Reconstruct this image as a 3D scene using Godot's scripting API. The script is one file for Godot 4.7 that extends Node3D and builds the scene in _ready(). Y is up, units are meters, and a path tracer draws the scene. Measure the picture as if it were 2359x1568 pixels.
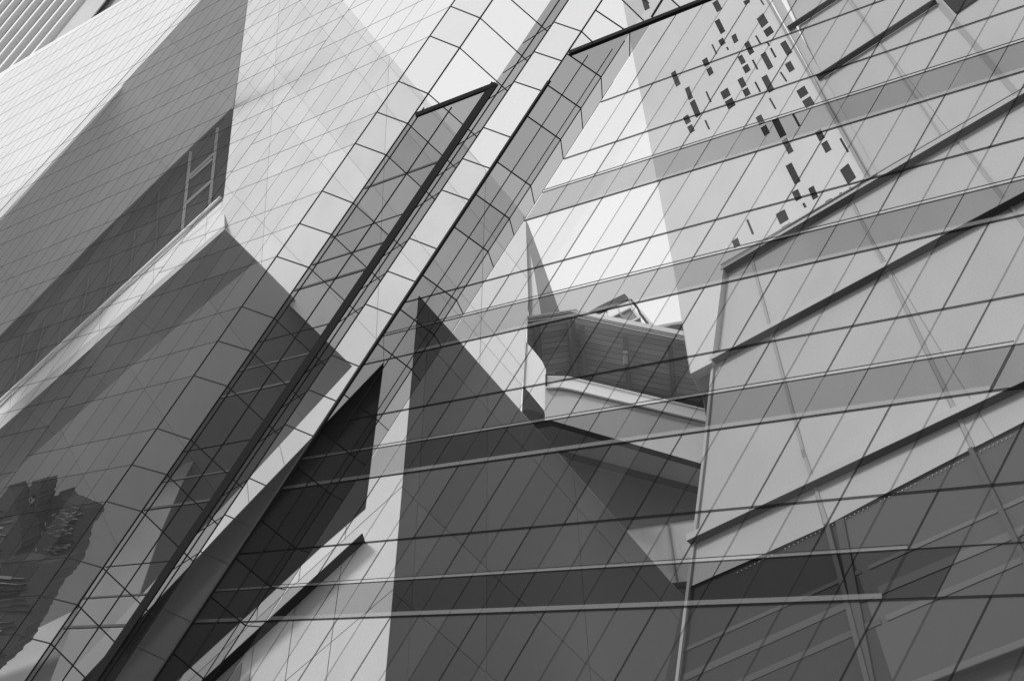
extends Node3D
# A leaning glass curtain wall with a diagonal glazed stair bay stands close to the camera; an angular pale concrete
# building, a timber-lined roof terrace and a second concrete building with scattered windows rise behind it.

const LENS := 2346.0                  # focal length in the units of the surveyed corners (2359 x 1568)
const MID := Vector2(1180, 784)
const PITCH := deg_to_rad(48.4)
const EYE := Vector3(0, 1.6, 0)
var ahead := Vector3(0, sin(PITCH), -cos(PITCH))
var above := Vector3(0, cos(PITCH), sin(PITCH))
var taken := {}
var M := {}
var rng := RandomNumberGenerator.new()

# ---------------------------------------------------------------- geometry helpers
func sight(x: float, y: float) -> Vector3:
	return Vector3.RIGHT * ((x - MID.x) / LENS) - above * ((y - MID.y) / LENS) + ahead

func plane_at(x: float, y: float, depth: float, n: Vector3) -> Plane:
	n = n.normalized()
	return Plane(n, n.dot(EYE + sight(x, y) * depth))

func on(pl: Plane, x: float, y: float) -> Vector3:
	var r := sight(x, y)
	return EYE + r * ((pl.d - pl.normal.dot(EYE)) / pl.normal.dot(r))

func depth_of(pl: Plane, x: float, y: float) -> float:
	return (on(pl, x, y) - EYE).dot(ahead)

# the plane of a facet folded off its neighbours: three corners, its face towards the viewer
func fold(a: Vector3, b: Vector3, c: Vector3) -> Plane:
	var n := (b - a).cross(c - a).normalized()
	if n.dot(a - EYE) > 0.0:
		n = -n
	return Plane(n, n.dot(a))

func shifted(pl: Plane, by: float) -> Plane:
	return Plane(pl.normal, pl.d + by)

func tri(st: SurfaceTool, a: Vector3, b: Vector3, c: Vector3, n: Vector3) -> void:
	if (b - a).cross(c - a).dot(n) > 0.0:
		var t := b
		b = c
		c = t
	for v in [a, b, c]:
		st.set_normal(n)
		st.add_vertex(v)

func quad(st: SurfaceTool, a: Vector3, b: Vector3, c: Vector3, d: Vector3, n: Vector3) -> void:
	tri(st, a, b, c, n)
	tri(st, a, c, d, n)

func tool() -> SurfaceTool:
	var st := SurfaceTool.new()
	st.begin(Mesh.PRIMITIVE_TRIANGLES)
	return st

# a polygon (world points lying on one plane) pushed back along `back`
func prism(st: SurfaceTool, pts: PackedVector3Array, n: Vector3, back: Vector3) -> void:
	var e1 := n.cross(Vector3.UP if absf(n.y) < 0.95 else Vector3.RIGHT).normalized()
	var e2 := n.cross(e1)
	var flat := PackedVector2Array()
	for p in pts:
		flat.append(Vector2(p.dot(e1), p.dot(e2)))
	var ids := Geometry2D.triangulate_polygon(flat)
	for i in range(0, ids.size(), 3):
		tri(st, pts[ids[i]], pts[ids[i + 1]], pts[ids[i + 2]], n)
		tri(st, pts[ids[i]] + back, pts[ids[i + 1]] + back, pts[ids[i + 2]] + back, -n)
	var mid := Vector3.ZERO
	for p in pts:
		mid += p
	mid /= pts.size()
	var cw := Geometry2D.is_polygon_clockwise(flat)
	for i in pts.size():
		var a := pts[i]
		var b := pts[(i + 1) % pts.size()]
		var out := (b - a).cross(back).normalized()
		var ab := flat[(i + 1) % pts.size()] - flat[i]
		var away := Vector2(ab.y, -ab.x) * (-1.0 if cw else 1.0)
		if out.dot(e1 * away.x + e2 * away.y) < 0.0:
			out = -out
		quad(st, a, b, b + back, a + back, out)

# a straight bar: w across (in the plane whose normal is n), d along n, centred
func bar(st: SurfaceTool, p: Vector3, q: Vector3, w: float, d: float, n: Vector3) -> void:
	var t := (q - p).normalized()
	var s := t.cross(n).normalized()
	var m := s.cross(t).normalized()
	var c: Array[Vector3] = []
	for k in [[-1, -1], [1, -1], [1, 1], [-1, 1]]:
		c.append(s * (w * 0.5 * k[0]) + m * (d * 0.5 * k[1]))
	for i in 4:
		var j := (i + 1) % 4
		quad(st, p + c[i], p + c[j], q + c[j], q + c[i], (c[i] + c[j]).normalized())
	quad(st, p + c[0], p + c[1], p + c[2], p + c[3], -t)
	quad(st, q + c[0], q + c[1], q + c[2], q + c[3], t)

func tube(st: SurfaceTool, p: Vector3, q: Vector3, r: float, sides := 10) -> void:
	var t := (q - p).normalized()
	var s := t.cross(Vector3(0.3, 0.8, 0.5)).normalized()
	var m := s.cross(t)
	for i in sides:
		var a := s * cos(TAU * i / sides) + m * sin(TAU * i / sides)
		var b := s * cos(TAU * (i + 1) / sides) + m * sin(TAU * (i + 1) / sides)
		quad(st, p + a * r, p + b * r, q + b * r, q + a * r, (a + b).normalized())
		tri(st, p, p + a * r, p + b * r, -t)
		tri(st, q, q + a * r, q + b * r, t)

# ---------------------------------------------------------------- node helpers
func numbered(called: String) -> String:
	var k: int = taken.get(called, 0)
	taken[called] = k + 1
	return called if k == 0 else "%s_%03d" % [called, k]

func thing(called: String, label: String, category: String, at: Vector3, group := "") -> Node3D:
	var o := Node3D.new()
	o.name = numbered(called)
	add_child(o)
	o.position = at
	o.set_meta("label", label)
	o.set_meta("category", category)
	if group:
		o.set_meta("group", group)
	return o

func obj(called: String, st: SurfaceTool, m: Material, parent: Node3D, label := "") -> MeshInstance3D:
	var o := MeshInstance3D.new()
	o.mesh = st.commit()
	o.material_override = m
	o.name = called
	parent.add_child(o, true)
	var back := Vector3.ZERO                       # the shapes are given in world coordinates
	var p := parent
	while p != self:
		back += p.position
		p = p.get_parent()
	o.position = -back
	if label:
		o.set_meta("label", label)
	return o

func one_bar(called: String, p: Vector3, q: Vector3, w: float, d: float, n: Vector3, m: Material, parent: Node3D, label := "") -> MeshInstance3D:
	var st := tool()
	bar(st, p, q, w, d, n)
	return obj(called, st, m, parent, label)

# ---------------------------------------------------------------- materials
func noise_tex(seed_: int, freq: float, lo: float, hi: float, octaves := 5, as_normal := false) -> NoiseTexture2D:
	var f := FastNoiseLite.new()
	f.seed = seed_
	f.noise_type = FastNoiseLite.TYPE_SIMPLEX_SMOOTH
	f.frequency = freq
	f.fractal_octaves = octaves
	var t := NoiseTexture2D.new()
	t.width = 512
	t.height = 512
	t.seamless = true
	t.noise = f
	if as_normal:
		t.as_normal_map = true
		t.bump_strength = 3.0
	else:
		var g := Gradient.new()
		g.offsets = PackedFloat32Array([0.0, 0.42, 0.58, 1.0])
		g.colors = PackedColorArray([Color(lo, lo, lo), Color(lerpf(lo, hi, 0.62), lerpf(lo, hi, 0.62), lerpf(lo, hi, 0.62)), Color(lerpf(lo, hi, 0.75), lerpf(lo, hi, 0.75), lerpf(lo, hi, 0.75)), Color(hi, hi, hi)])
		t.color_ramp = g
	return t

func grey(v: float) -> Color:
	return Color(v, v, v).linear_to_srgb()

var tex_stain: NoiseTexture2D
var tex_fine: NoiseTexture2D
var tex_bump: NoiseTexture2D

func stone(v: float, rough := 0.85, scale := 0.09, streak := 0.35) -> StandardMaterial3D:
	var m := StandardMaterial3D.new()
	m.albedo_color = grey(v)
	m.albedo_texture = tex_stain
	m.uv1_triplanar = true
	m.uv1_world_triplanar = true
	m.uv1_scale = Vector3(scale, scale * streak, scale)
	m.uv1_offset = Vector3(rng.randf(), rng.randf(), rng.randf())
	m.roughness = rough
	m.detail_enabled = true
	m.detail_blend_mode = BaseMaterial3D.BLEND_MODE_MUL
	m.detail_albedo = tex_fine
	m.detail_uv_layer = BaseMaterial3D.DETAIL_UV_2
	m.uv2_triplanar = true
	m.uv2_world_triplanar = true
	m.uv2_scale = Vector3(0.8, 0.8, 0.8)
	return m

func metal(v: float, rough := 0.5) -> StandardMaterial3D:
	var m := StandardMaterial3D.new()
	m.albedo_color = grey(v)
	m.roughness = rough
	m.metallic_specular = 0.35
	return m

func dull(v: float, rough := 0.6) -> StandardMaterial3D:
	var m := metal(v, rough)
	m.metallic_specular = 0.12
	return m

func glass(alpha: float, v: float, spec := 0.05, rough := 0.08) -> StandardMaterial3D:
	var m := StandardMaterial3D.new()
	var c := grey(v)
	c.a = alpha
	m.albedo_color = c
	m.transparency = BaseMaterial3D.TRANSPARENCY_ALPHA
	m.roughness = rough
	m.metallic_specular = spec
	m.cull_mode = BaseMaterial3D.CULL_DISABLED
	return m

func variants(v: float, spread: float, n: int, rough := 0.85) -> Array:
	var out := []
	for i in n:
		out.append(stone(v * (1.0 + spread * (2.0 * i / maxf(n - 1, 1) - 1.0)), rough))
	return out

# ---------------------------------------------------------------- concrete facets
func world_poly(pl: Plane, poly: Array) -> PackedVector3Array:
	var out := PackedVector3Array()
	for i in range(0, poly.size(), 2):
		out.append(on(pl, poly[i], poly[i + 1]))
	return out

# one slab of solid wall
func slab(parent: Node3D, called: String, pl: Plane, poly: Array, m: Material, thick := 0.25, label := "") -> MeshInstance3D:
	var st := tool()
	prism(st, world_poly(pl, poly), pl.normal, ahead * thick)
	return obj(called, st, m, parent, label)

# a facet clad in panels: the polygon is cut along the given joint lines, every piece is a panel with an open joint round it
func panelled(parent: Node3D, called: String, pl: Plane, poly: Array, cuts: Array, mats: Array, backing: Material, joint := 0.02, proud := 0.06) -> MeshInstance3D:
	var n := pl.normal
	var e1 := n.cross(Vector3.UP if absf(n.y) < 0.95 else Vector3.RIGHT).normalized()
	var e2 := n.cross(e1)
	var o := on(pl, poly[0], poly[1])
	var flat := func(x, y): 
		var p := on(pl, x, y) - o
		return Vector2(p.dot(e1), p.dot(e2))
	var first := PackedVector2Array()
	for i in range(0, poly.size(), 2):
		first.append(flat.call(poly[i], poly[i + 1]))
	var pieces := [first]
	for c in cuts:
		var a: Vector2 = flat.call(c[0], c[1])
		var b: Vector2 = flat.call(c[2], c[3])
		var t := (b - a).normalized() * 400.0
		var s := t.orthogonal()
		var side := PackedVector2Array([a - t, a + t, a + t + s, a - t + s])
		var next := []
		for p in pieces:
			next.append_array(Geometry2D.intersect_polygons(p, side))
			next.append_array(Geometry2D.clip_polygons(p, side))
		pieces = next
	var st := tool()
	var whole := world_poly(pl, poly)
	for i in whole.size():
		whole[i] += ahead * (proud + 0.01)
	prism(st, whole, n, ahead * 0.2)
	var back := obj(called, st, backing, parent)
	var k := 0
	for p in pieces:
		for q in Geometry2D.offset_polygon(p, -joint * 0.5, Geometry2D.JOIN_MITER):
			if q.size() < 3:
				continue
			var pts := PackedVector3Array()
			for v in q:
				pts.append(o + e1 * v.x + e2 * v.y)
			var sp := tool()
			prism(sp, pts, n, ahead * proud)
			obj("cladding_panel", sp, mats[k % mats.size()], back)
			k += 1
	return back

# a horizontal-looking fin: pale front face, underside shade put into its dark colour
func ledge(parent: Node3D, pl: Plane, a: Array, b: Array, high: float, out: float, face: Material, under: Material, label := "") -> void:
	var front := shifted(pl, out)
	var p := on(front, a[0], a[1])
	var q := on(front, b[0], b[1])
	var n := pl.normal
	var up := n.cross(q - p).normalized()
	if up.dot(above) < 0.0:
		up = -up
	var st := tool()
	bar(st, p + up * high * 0.5 - n * out * 0.5, q + up * high * 0.5 - n * out * 0.5, high, out, n)
	var f := obj("ledge", st, face, parent, label)
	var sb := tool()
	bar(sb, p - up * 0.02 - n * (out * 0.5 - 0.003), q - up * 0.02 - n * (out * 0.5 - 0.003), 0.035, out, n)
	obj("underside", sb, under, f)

# ---------------------------------------------------------------- glass facets, each spanned by two parallel edges
var gO: Vector3
var gn: Vector3
var gh: Vector3
var gv: Vector3

func gp(u: float, h: float, s: float) -> Vector3:
	return gO + gn * h + gh * u + gv * s

class Sheet:
	var a0: Vector3
	var a1: Vector3
	var v: Vector3
	var n: Vector3
	func at(t: float, s: float) -> Vector3:
		return a0 + (a1 - a0) * t + v * s
	func flat(p: Vector3) -> Vector2:
		var d := p - a0
		var e := a1 - a0
		var ee := e.dot(e)
		var ev := e.dot(v)
		var de := d.dot(e)
		var dv := d.dot(v)
		var det := ee - ev * ev
		return Vector2((de - ev * dv) / det, (ee * dv - ev * de) / det)

func sheet(u0: float, h0: float, u1: float, h1: float) -> Sheet:
	var f := Sheet.new()
	f.a0 = gp(u0, h0, 0)
	f.a1 = gp(u1, h1, 0)
	f.v = gv
	f.n = (f.a1 - f.a0).cross(gv).normalized()
	if f.n.dot(ahead) > 0.0:
		f.n = -f.n
	return f

func seen_at(f: Sheet, x: float, y: float) -> Vector2:
	return f.flat(on(Plane(f.n, f.n.dot(f.a0)), x, y))

func half(a: Vector2, b: Vector2, left: bool) -> PackedVector2Array:
	var t := (b - a).normalized() * 300.0
	var s := Vector2(-t.y, t.x) * (1.0 if left else -1.0)
	return PackedVector2Array([a - t, a + t, a + t + s, a - t + s])

func pane(f: Sheet, poly: PackedVector2Array, m: Material, parent: Node3D, called := "glass_pane", inset := 0.0) -> void:
	var st := tool()
	var n := f.n
	var ids := Geometry2D.triangulate_polygon(poly)
	for i in range(0, ids.size(), 3):
		tri(st, f.at(poly[ids[i]].x, poly[ids[i]].y) - n * inset, f.at(poly[ids[i + 1]].x, poly[ids[i + 1]].y) - n * inset, f.at(poly[ids[i + 2]].x, poly[ids[i + 2]].y) - n * inset, n)
	if ids.size():
		if m == M.clear:
			m = M.clears[rng.randi() % 4]
		elif m == M.tint:
			m = M.tints[rng.randi() % 3]
		elif m == M.smoke:
			m = M.smokes[rng.randi() % 3]
		obj(called, st, m, parent)

func gbar(f: Sheet, a: Vector2, b: Vector2, w: float, d: float, m: Material, parent: Node3D, called := "mullion", lift := 0.0) -> void:
	one_bar(called, f.at(a.x, a.y) + f.n * lift, f.at(b.x, b.y) + f.n * lift, w, d, f.n, m, parent)

# heights of the joints along one edge of the bay: three rows to a storey
func nodes(first: float, o1: float, o2: float, period: float, from: int, to: int) -> Array:
	var out := []
	for k in range(from, to):
		for o in [0.0, o1, o2]:
			out.append(first - o - period * k)
	return out

func _ready() -> void:
	rng.seed = 7
	# ---- camera, sky, light
	var cam := Camera3D.new()
	cam.name = "camera"
	add_child(cam)
	cam.position = EYE
	cam.look_at_from_position(EYE, EYE + ahead, Vector3.UP)
	cam.fov = rad_to_deg(2.0 * atan(784.0 / LENS))
	cam.far = 900.0
	cam.current = true
	var env := Environment.new()
	env.background_mode = Environment.BG_SKY
	var sm := ProceduralSkyMaterial.new()
	sm.sky_top_color = Color(0.80, 0.80, 0.80)
	sm.sky_horizon_color = Color(0.86, 0.86, 0.86)
	sm.sky_curve = 0.3
	sm.ground_bottom_color = Color(0.25, 0.25, 0.25)
	sm.ground_horizon_color = Color(0.6, 0.6, 0.6)
	sm.sky_energy_multiplier = 1.0
	var sky := Sky.new()
	sky.sky_material = sm
	env.sky = sky
	env.tonemap_mode = Environment.TONE_MAPPER_LINEAR
	env.tonemap_exposure = 1.5
	env.sdfgi_enabled = true
	env.ssao_enabled = true
	env.ssil_enabled = true
	var we := WorldEnvironment.new()
	we.name = "world_environment"
	we.environment = env
	add_child(we)
	var sun := DirectionalLight3D.new()
	sun.name = "sun"
	sun.light_energy = 0.5
	sun.light_color = Color(1, 1, 1)
	sun.light_angular_distance = 14.0
	sun.shadow_enabled = true
	sun.sky_mode = DirectionalLight3D.SKY_MODE_LIGHT_ONLY
	add_child(sun)
	sun.look_at_from_position(Vector3.ZERO, -Vector3(-0.62, 0.58, 0.53), Vector3.UP)

	# ---- materials
	tex_stain = noise_tex(3, 0.008, 0.94, 1.0)
	tex_fine = noise_tex(8, 0.03, 0.93, 1.0, 4)
	M.pale = variants(0.74, 0.025, 3)
	M.mid = variants(0.5, 0.02, 3)
	M.right = variants(0.43, 0.02, 3)
	M.under = variants(0.62, 0.03, 3)  # concrete darkened with the shade of the lower underside
	M.backing = stone(0.3)
	M.dark_metal = dull(0.03)
	M.line = dull(0.02)
	M.thin = dull(0.04)
	M.dark_glass = dull(0.04)
	M.grey_metal = metal(0.25)
	M.white_metal = metal(0.7)
	M.clear = glass(0.12, 0.25)
	M.clears = [M.clear, glass(0.09, 0.25), glass(0.16, 0.22), glass(0.13, 0.3)]
	M.tints = [glass(0.19, 0.12), glass(0.165, 0.12), glass(0.215, 0.1)]
	M.smokes = [glass(0.62, 0.02), glass(0.6, 0.03), glass(0.645, 0.02)]
	M.tint = glass(0.2, 0.2)
	M.band = glass(0.46, 0.02)
	M.smoke = glass(0.62, 0.02)
	M.smoke2 = glass(0.48, 0.02, 0.0)
	M.frost = glass(0.085, 0.88, 0.05, 0.5)
	M.rail = glass(0.66, 0.015, 0.05, 0.5)
	M.joint = glass(0.5, 0.015, 0.05, 0.5)
	M.seal = glass(0.22, 0.01, 0.05, 0.5)
	M.faint = glass(0.25, 0.02, 0.05, 0.5)

	build_ground()
	build_left_building()
	build_ribbed_tower()
	build_terrace()
	build_right_building()
	build_city_reflection()
	build_glass()

func build_ground() -> void:
	var st := tool()
	quad(st, Vector3(-900, 0, 900), Vector3(900, 0, 900), Vector3(900, 0, -900), Vector3(-900, 0, -900), Vector3.UP)
	var g := obj("ground", st, stone(0.09, 0.9, 0.05, 1.0), self)
	g.set_meta("kind", "structure")
	g.set_meta("label", "grey paved ground between the towers")

var C: Plane
var Mw: Plane

func build_left_building() -> void:
	C = plane_at(800, 500, 62, Vector3(-0.22, 0.0, 0.98))
	var b := thing("angular_building", "pale concrete building of folded slanting facets behind the left glass wall", "building", Vector3(-14, 0, -40))
	# big pale front facet
	var cuts := [[777, 24, 1212, 490], [755, 80, 1215, 640], [530, 142, 1000, 663], [735, 277, 1190, 830], [538, 447, 760, 672], [905, -50, 868, 760], [1120, 380, 1105, 860], [648, -50, 600, 640]]
	panelled(b, "front_facet", C, [582, -130, 680, -130, 795, 7, 1212, 499, 1218, 690, 1210, 800, 1198, 960, 965, 695, 818, 850, 500, 540, 513, 470], cuts, M.pale, M.backing)
	# white crown wall, grey leaning wall below it
	var G := plane_at(545, 240, depth_of(C, 545, 240) - 0.3, Vector3(0.25, -0.52, 0.82))
	var W := plane_at(280, 200, depth_of(G, 280, 200) - 0.4, Vector3(-0.36, 0.1, 0.93))
	slab(b, "crown_wall", W, [-200, 288, 520, -144, 580, -144, -200, 700], stone(0.8), 0.4)
	slab(b, "crown_edge", shifted(W, -0.05), [86, 392, 580, -145, 601, -145, -200, 717, -215, 700], M.pale[0], 0.3)
	panelled(b, "leaning_wall", G, [-200, 712, 99, 392, 564, -110, 583, -110, 537, 250, 531, 250, 236, 535, 0, 771, -200, 967], [[230, 250, 480, 470], [-60, 560, 200, 790], [380, 80, 600, 300]], variants(0.74, 0.02, 3), M.backing)
	# recessed strip window with its frames
	var Wn := shifted(G, -1.3)
	var win := slab(b, "strip_window", Wn, [541, 238, 516, 470, -200, 1130, -200, 930], dull(0.22), 0.1, "dark recessed strip window under the grey leaning wall")
	var fr := shifted(Wn, 0.12)
	for m in [[439, 349, 419, 533], [501, 294, 482, 475], [311, 532, 298, 640], [258, 587, 241, 693], [205, 640, 184, 746], [150, 705, 133, 792], [104, 733, 79, 843], [56, 771, 31, 890], [366, 440, 357, 590]]:
		var strong: bool = m[0] > 400
		one_bar("mullion", on(fr, m[0], m[1]), on(fr, m[2], m[3]), 0.2 if strong else 0.1, 0.12, G.normal, M.white_metal if strong else M.grey_metal, win)
	for m in [[434, 407, 492, 354], [437, 412, 489, 366], [424, 472, 486, 417]]:
		one_bar("transom", on(fr, m[0], m[1]), on(fr, m[2], m[3]), 0.16, 0.1, G.normal, M.white_metal, win)
	var L := plane_at(510, 500, depth_of(C, 510, 500) - 0.1, Vector3(-0.45, 0.12, 0.88))
	var sill := shifted(L, 0.2)
	one_bar("sill_rail", on(sill, 508, 454), on(sill, -200, 1108), 0.22, 0.15, L.normal, M.white_metal, b)
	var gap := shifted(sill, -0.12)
	slab(b, "sill_shade_strip", gap, [511, 458, 511, 474, 478, 502, 478, 512, 356, 605, 356, 612, 234, 707, 234, 722, 181, 767, 181, 772, 127, 812, 127, 818, 32, 897, 32, 905, -200, 1130, -200, 1112], dull(0.13), 0.05)  # dark slab standing for the jagged shade under the sill rail
	panelled(b, "sloping_sill", L, [517, 455, 517, 528, -200, 1162, -200, 1100], [[478, 470, 470, 600], [357, 560, 350, 700], [234, 670, 226, 800], [127, 760, 118, 900], [32, 850, 15, 1000]], M.pale, M.backing)
	slab(b, "sill_edge", shifted(L, 0.06), [517, 519, 517, 529, -200, 1164, -200, 1130], M.mid[0], 0.06)
	# undersides, concrete toned darker to add to their shade
	var D2 := plane_at(680, 690, depth_of(C, 680, 690) - 0.1, Vector3(0.12, -0.78, 0.6))
	var D1 := plane_at(591, 602, depth_of(D2, 591, 602), Vector3(0.05, -0.93, 0.36))
	panelled(b, "upper_underside", D1, [517, 528, 592, 602, 403, 758, 307, 841, 147, 987, 68, 1055, -200, 1286, -200, 1162], [[300, 720, 480, 860], [180, 830, 360, 990], [60, 940, 200, 1070]], variants(0.44, 0.03, 3), M.backing)
	panelled(b, "lower_underside", D2, [591, 601, 820, 833, 640, 1036, 492, 1210, 360, 1340, 290, 1408, 290, 1348, 167, 1407, 0, 1490, -200, 1590, -200, 1285, 68, 1053, 307, 839, 403, 756], [[480, 690, 700, 970], [300, 850, 520, 1170], [140, 990, 330, 1380]], M.under, M.backing)
	# pale wall with the black glazed notch
	Mw = plane_at(966, 681, 44.0, Vector3(-0.1, 0.0, 1.0))
	panelled(b, "pale_pier", Mw, [818, 836, 884, 770, 884, 835, 694, 1033, 540, 1193, 437, 1303, 270, 1480, 120, 1640, 60, 1640, 205, 1500], [[640, 1010, 660, 1090], [560, 1000, 585, 1300]], M.pale, M.backing)
	panelled(b, "lower_wall", Mw, [884, 768, 965, 681, 925, 1150, 880, 1660, 330, 1660, 412, 1562, 447, 1530.5, 559, 1428, 742, 1259, 841.5, 1173, 867, 968, 884, 836],
		[[926, 1121, 815, 1222], [902, 1361, 790, 1456], [800, 1200, 735, 1690], [700, 1250, 640, 1690], [600, 1350, 560, 1690]], M.pale, M.backing, 0.025)
	var T := shifted(Mw, -0.5)
	slab(b, "black_glazing", T, [884, 800, 895, 800, 860, 1190, 410, 1600, 180, 1600, 160, 1560, 540, 1165], M.dark_glass, 0.1, "black glazed triangle cut into the pale wall")
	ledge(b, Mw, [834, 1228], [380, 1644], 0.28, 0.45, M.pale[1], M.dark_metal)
	slab(b, "roof_corner", shifted(Mw, 0.3), [500, 1590, 556, 1527, 556, 1534, 545, 1600, 530, 1600], dull(0.12), 0.1)
	slab(b, "low_pale_wall", plane_at(120, 1500, depth_of(D2, 120, 1480) + 0.3, Vector3(-0.2, 0, 1)), [-200, 1590, 0, 1490, 167, 1407, 300, 1343, 215, 1495, 100, 1660, -200, 1660], stone(0.5), 0.2)
	slab(b, "reflected_light_strip", plane_at(330, 1250, depth_of(D2, 330, 1250) - 4.0, Vector3(-0.1, 0, 1)), [458, 1040, 420, 1110, 370, 1223, 318, 1375, 215, 1568, 150, 1660, 80, 1660, 185, 1390, 250, 1290, 321, 1186, 376, 1110], stone(0.6), 0.15)  # pale slab added to stand for a band of reflected light
	# wedge-shaped wall in the middle, its shade put into the dark cladding tone
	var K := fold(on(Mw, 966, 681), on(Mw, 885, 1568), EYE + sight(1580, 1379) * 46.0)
	panelled(b, "shade_toned_wedge", K, [966, 681, 1200, 946, 1580, 1379, 1662, 1472, 1662, 1700, 873, 1700, 885, 1568, 925, 1135],
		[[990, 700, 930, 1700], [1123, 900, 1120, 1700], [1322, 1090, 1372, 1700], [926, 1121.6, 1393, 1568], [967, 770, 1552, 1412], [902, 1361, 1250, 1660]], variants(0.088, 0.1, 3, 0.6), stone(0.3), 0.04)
	# leaning fin at the right end of the front facet
	var S := plane_at(1212, 500, depth_of(C, 1212, 500) + 0.2, Vector3(0.75, -0.1, 0.65))
	slab(b, "leaning_fin", S, [1205, 496, 1217, 515, 1254, 615, 1295, 732, 1249, 732, 1230, 620, 1214, 545], stone(0.6), 0.2)
	slab(b, "fin_return", plane_at(1225, 650, depth_of(C, 1225, 650) + 0.4, Vector3(-0.25, 0, 0.97)), [1207, 505, 1214, 545, 1230, 620, 1249, 735, 1222, 735, 1200, 640], M.pale[1], 0.2)

func build_ribbed_tower() -> void:
	var t := thing("ribbed_tower", "far pale tower with close raised ribs in the upper left corner", "building", Vector3(-60, 0, -75))
	var R := plane_at(60, 60, 128, Vector3(-0.35, 0.0, 0.94))
	slab(t, "wall", R, [-220, -160, 330, -160, 205, 47, 120, 260, -220, 420], stone(0.42), 0.4)
	slab(t, "side_wall", shifted(R, -0.6), [180, -160, 520, -160, 300, 60, 150, 120], stone(0.4), 0.3)
	slab(t, "corner_strip", shifted(R, 0.15), [88, 116, 316, -160, 372, -160, 242, 0, 205, 47, 120, 160], stone(0.6), 0.3)
	var proud := shifted(R, 0.5)
	for i in 12:
		var x := 183.5 - 24.2 * i
		var a := Vector2(x + 132, -160)
		var e := Vector2(x - 330 * 0.82, 330)
		one_bar("rib", on(proud, a.x, a.y), on(proud, e.x, e.y), 0.42, 0.7, R.normal, M.white_metal, t)
		# bays between two ribs are panels with open joints
		for j in 6:
			var y0 := -150 + j * 62.0 + fmod(i * 31.0, 62.0)
			var y1 := y0 + 60.0
			var q := func(yy, dx): return [x - 12.1 - yy * 0.82 + dx, yy]
			var a0: Array = q.call(y0, -11.0)
			var a1: Array = q.call(y0 + 7, 9.0)
			var b1: Array = q.call(y1 + 7, 9.0)
			var b0: Array = q.call(y1, -11.0)
			slab(t, "wall_panel", shifted(R, 0.12), a0 + a1 + b1 + b0, M.mid[(i + j) % 3], 0.1)

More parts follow.
